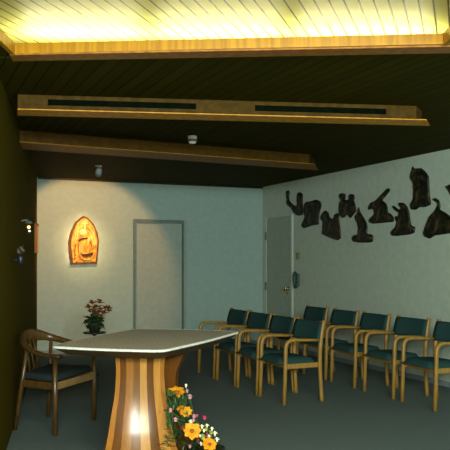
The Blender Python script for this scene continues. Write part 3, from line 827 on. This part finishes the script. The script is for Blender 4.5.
# carved gold field: fine grid with fan-like flutes
inner = [ipt(168+(x-168)*.86+4, 228+(y-228)*.92) for x,y in oi]
def carve(poly2):
    bm = relief_mesh(poly2, lambda u,v,h: Vector((u,v,h)), .012, .03, 1, cuts=7, maxlen=.014, bumps=0)
    fx, fy = ipt(165,330)
    for v in bm.verts:
        u, w, h = v.co
        if h > .008:
            a = math.atan2(u-fx, w-fy); r = math.hypot(u-fx, w-fy)
            h += .007*math.sin(a*15)*min(1,r/.2) 
            h += .03*math.exp(-((u-ipt(165,175)[0])**2+(w-ipt(165,175)[1])**2)/.006)
            h += .022*math.exp(-((u-ipt(185,270)[0])**2/.004+(w-ipt(185,270)[1])**2/.012))
        v.co = Vector((u,-.055-h,w))
    return bm
obj('carved_field', carve(inner), M['gold'], icon, True)
def flat(poly, d0, d1, m, name):
    pp = [ipt(*p) for p in poly]; bm = bmesh.new(); n = len(pp)
    a = [bm.verts.new((p[0],-d0,p[1])) for p in pp]; b = [bm.verts.new((p[0],-d1,p[1])) for p in pp]
    bm.faces.new(a); bm.faces.new(b)
    for i in range(n): bm.faces.new((a[i],a[(i+1)%n],b[(i+1)%n],b[i]))
    return obj(name, bm, m, icon)
flat([(172,80),(182,80),(182,98),(196,98),(196,108),(182,108),(182,150),(172,150),(172,108),(155,108),(155,98),(172,98)], .06, .090, M['goldlight'], 'cross')
flat([(126,224),(150,216),(160,211),(196,207),(192,217),(165,221),(150,224),(130,231)], .06, .110, M['recess_shade'], 'groove_shade')  # raised dark pieces here and below stand for shade in carved recesses
flat([(147,322),(160,330),(182,331),(205,325),(240,318),(236,333),(222,344),(200,350),(176,351),(158,346)], .06, .102, M['recess_shade'], 'hollow_shade')
bm = bmesh.new()
arc = [ipt(*p) for p in ((134,318),(140,348),(160,368),(195,373),(226,362),(243,340),(252,312))]
sweep(bm, spline([(p[0],-.076,p[1]) for p in arc],4), (.030,.030), Vector((0,1,0)), n=8, sq=1); obj('carved_rim', bm, M['gold'], icon, True)

for pl_ in (((196,120),(240,175),(258,250)),((194,150),(226,195),(240,262)),((150,118),(112,165),(97,240)),((150,150),(124,180),(116,225)),((110,255),(104,300),(104,370)),((128,250),(126,290),(132,330)),((210,235),(226,262),(232,300))):
    bm = bmesh.new(); q_ = [ipt(*p) for p in pl_]
    sweep(bm, spline([(q_[0][0],-.082,q_[0][1]),(q_[1][0],-.080,q_[1][1]),(q_[2][0],-.068,q_[2][1])],5), (.013,.016), Vector((0,1,0)), n=8, sq=1); obj('carved_fold', bm, M['goldlight'] if pl_[0][1]<200 else M['iconback'], icon, True)
bm = bmesh.new(); hc = ipt(165,170); ball(bm, (hc[0],-.086,hc[1]), .055, 0, 3, (1.1,.45,.95)); obj('carved_head', bm, M['goldlight'], icon, True)
# ================================================================== CEILING FIXTURES
sp = on_z(98.5,165.5,CEIL)
sl = thing('ceiling_spotlight', 'small grey ceiling spotlight above the golden plaque', 'light', sp)
bm = bmesh.new(); lathe(bm, [(.045,-.012),(.045,-.001)], 16); sweep(bm,[(0,0,-.012),(0,0,-.05)],(.016,.016),None,n=6); obj('canopy', bm, M['whiteplastic'], sl)
bm = bmesh.new(); lathe(bm, [(.028,-.055),(.040,0),(.040,.075),(.034,.075),(.030,.03)], 16)
tg = Vector((ic.x, BACKY-.1, ic.z)); dv = (tg-(sp+Vector((0,0,-.085)))).normalized()
mt = Matrix.Translation((0,0,-.085)) @ dv.to_track_quat('Z','Y').to_matrix().to_4x4() @ Matrix.Translation((0,0,-.03))
bmesh.ops.transform(bm, matrix=mt, verts=bm.verts); obj('lamp_head', bm, mat_noise('pale_blue_metal',(.35,.42,.45),(.42,.5,.52),20,.4,.4), sl, True)
bm = bmesh.new(); lathe(bm, [(.028,.05),(.028,.054)], 16); bmesh.ops.transform(bm, matrix=mt, verts=bm.verts); obj('lens', bm, M['spotlens'], sl)
q = on_z(192.5,136,CEIL)
sd = thing('smoke_detector', 'small white cylindrical detector on the dark ceiling between two beams', 'detector', q)
bm = bmesh.new(); lathe(bm, [(.030,-.072),(.036,-.06),(.042,-.035),(.046,-.0),(.046,-.0)][:4], 20); obj('housing', bm, M['whiteplastic'], sd, True)
bm = bmesh.new(); lathe(bm, [(.0385,-.056),(.0445,-.052),(.0455,-.034),(.0425,-.030)], 20); obj('sensor_band', bm, M['greyplastic'], sd, True)

# ================================================================== SANCTUARY LAMP AND FLOWERS ON DARK WALL
def on_left(px, py, off=0.0):
    s = (px-225)/F; d0 = FW+RT*s; a = backL - nL*off
    det = d0.x*(-dirL.y)-d0.y*(-dirL.x); t = (a.x*(-dirL.y)-a.y*(-dirL.x))/det
    return P(px,py,t)
# points seen at a grazing angle: place the lamp standing off the wall by its bracket
lp = on_left(28.8,229,.07)
wl_n = -nL
lamp = thing('sanctuary_lamp', 'small wall lamp glowing amber on the dark side wall', 'lamp', lp)
pp = F/((lp-Vector((0,0,CZ))).dot(FW))
bm = bmesh.new(); sweep(bm, spline([wl_n*-.068+Vector((0,0,8/pp)), wl_n*-.02+Vector((0,0,9/pp)), Vector((0,0,7.5/pp))],4),(.016,.016),None,n=6); lathe(bm,[(.035,5.5/pp),(.03,7.5/pp),(.01,8.5/pp)],14); obj('bracket', bm, M['greyplastic'], lamp, True)
bm = bmesh.new(); ball(bm,(0,0,1.8/pp),1.7/pp,0,2); obj('flame_glass', bm, M['candle'], lamp, True)
bm = bmesh.new(); ball(bm,(RT*.006)+Vector((0,0,-2.0/pp)),1.3/pp,0,2,(1,1,.8)); obj('lower_glint', bm, M['reflector'], lamp, True)
bm = bmesh.new(); sweep(bm,[Vector((0,0,-.5/pp)),Vector((0,0,5.6/pp))],(.012,.012),None,n=6); sweep(bm,[Vector((0,0,-3.2/pp))+RT*.006,Vector((0,0,-4.5/pp))],(.02,.02),None,n=6); obj('holder', bm, M['dark'], lamp)
wf = on_left(20.5,252,.07)
pf = F/((wf-Vector((0,0,CZ))).dot(FW))
wfl = thing('wall_vase', 'small vase of dull pink flowers on the dark side wall below the lamp', 'vase', wf)
bm = bmesh.new(); bmv = [(.008,-14/pf),(.020,-11/pf),(.028,-5/pf),(.018,-3/pf)]; lathe(bm, bmv, 14); sweep(bm,[wl_n*-.068+Vector((0,0,-8/pf)),Vector((0,0,-8/pf))],(.012,.012),None,n=6); obj('vase', bm, mat_noise('slate_glaze',(.008,.012,.016),(.012,.017,.022),20,.4,.4), wfl, True)
bm = bmesh.new()
for k in range(16):
    a = random.uniform(0,2*PI); d = Vector((math.cos(a)*.045,math.sin(a)*.045,random.uniform(.0,.07))); leaf(bm,(0,0,-3.2/pf),d,.014)
obj('leaves', bm, M['leafd'], wfl)
for k in range(6):
    bm = bmesh.new(); c = Vector((random.uniform(-.035,.035),random.uniform(-.035,.035),random.uniform(-.01,.035))); ball(bm,c,.014,0,1,(1,1,1),.2); obj('bloom', bm, mat_noise('dusty_pink',(.10,.055,.04),(.15,.085,.065),30,.7,.2) if k==0 else bpy.data.materials['dusty_pink'], wfl)

a_ = on_left(34.2,239); b_2 = on_left(36.6,239)
wp = thing('amber_glow_board', 'narrow orange board standing for the amber glow on the side wall near the back corner', 'plaque', (a_+b_2)/2 + wl_n*.002)  # added board, its orange colour stands for amber light on the wall edge
hl = (b_2-a_).length/2; wp.rotation_euler = (0,0,math.atan2(dirL.y,dirL.x)); hz_ = .19
sg_ = 1 if (Matrix.Rotation(wp.rotation_euler.z,3,'Z') @ Vector((0,1,0))).dot(wl_n) > 0 else -1
M['orange'] = mat_noise('amber_glow_orange', (.42,.14,.012), (.55,.20,.02), 8, .5, .2)
bm = bmesh.new(); box(bm, -hl, hl, min(0,sg_*.02), max(0,sg_*.02), -hz_, hz_, 0, .004); obj('board', bm, M['orange'], wp)
bm = bmesh.new(); box(bm, -hl-.01, hl+.01, min(0,sg_*.028), max(0,sg_*.028), hz_+.001, hz_+.02, 0, .002); obj('top_moulding', bm, M['dark'], wp)
# ================================================================== LIGHTS
def add_light(name, kind, loc, energy, color, **k):
    l = bpy.data.lights.new(name, kind); l.energy = energy; l.color = color
    for a, v in k.items(): setattr(l, a, v)
    o = bpy.data.objects.new(name, l); COL.objects.link(o); o.location = loc; return o
def aim(o, tgt): o.rotation_euler = (Vector(tgt)-o.location).to_track_quat('-Z','Y').to_euler()
add_light('flash', 'POINT', L(-.10,.05,CZ+.10), 330, (1,.90,.72), shadow_soft_size=.035)
s = add_light('plaque_spot', 'SPOT', sp+Vector((0,0,-.09))+dv*.06, 105, (1,.60,.25), spot_size=math.radians(34), spot_blend=1.0, shadow_soft_size=.02); aim(s, tg)
s = add_light('plaque_wash', 'SPOT', sp+Vector((0,0,-.09))+dv*.06, 135, (1,.45,.15), spot_size=math.radians(74), spot_blend=.30, shadow_soft_size=.02); aim(s, tg)
for (u,v) in ((0,.27),(-.13,.08),(.13,.08),(-.14,-.22),(.13,-.22),(-.15,-.07),(.14,-.07)):
    add_light('plaque_backlight', 'POINT', (ic.x+u, BACKY-.014, ic.z+v), 1.6, (1,.62,.26), shadow_soft_size=.02)
a = add_light('hall_fill', 'AREA', L(1.0,-1.6,2.42), 860, (.84,1.0,.90), shape='RECTANGLE', size=3.0, size_y=1.0); aim(a, L(.9,7.5,.9))  # unseen area light added behind the camera to brighten the room
a = add_light('bay_fill', 'AREA', L(.05,2.5,TOPZ-.03), 42, (1.0,.92,.55), shape='RECTANGLE', size=2.2, size_y=.5); aim(a, L(.05,3.3,0))  # unseen area light added in the bay to brighten table top and floor
add_light('spot_spill', 'POINT', sp+Vector((.0,-.02,-.10)), 4.5, (1,.66,.34), shadow_soft_size=.02)
w = bpy.data.worlds.new('room_ambient'); scene.world = w; w.use_nodes = True
bg = w.node_tree.nodes['Background']; bg.inputs['Color'].default_value = (.72,1.0,.86,1); bg.inputs['Strength'].default_value = 1.2

# ================================================================== CAMERA
cam = bpy.data.cameras.new('camera'); co = bpy.data.objects.new('camera', cam); COL.objects.link(co)
co.location = (0,0,CZ); co.rotation_euler = (PI/2, 0, -YAW)
cam.sensor_width = 36; cam.lens = 36*F/450; cam.shift_y = -(225-HOR)/450
cam.clip_start = .05
scene.camera = co
scene.view_settings.view_transform = 'Standard'
scene.view_settings.look = 'None'
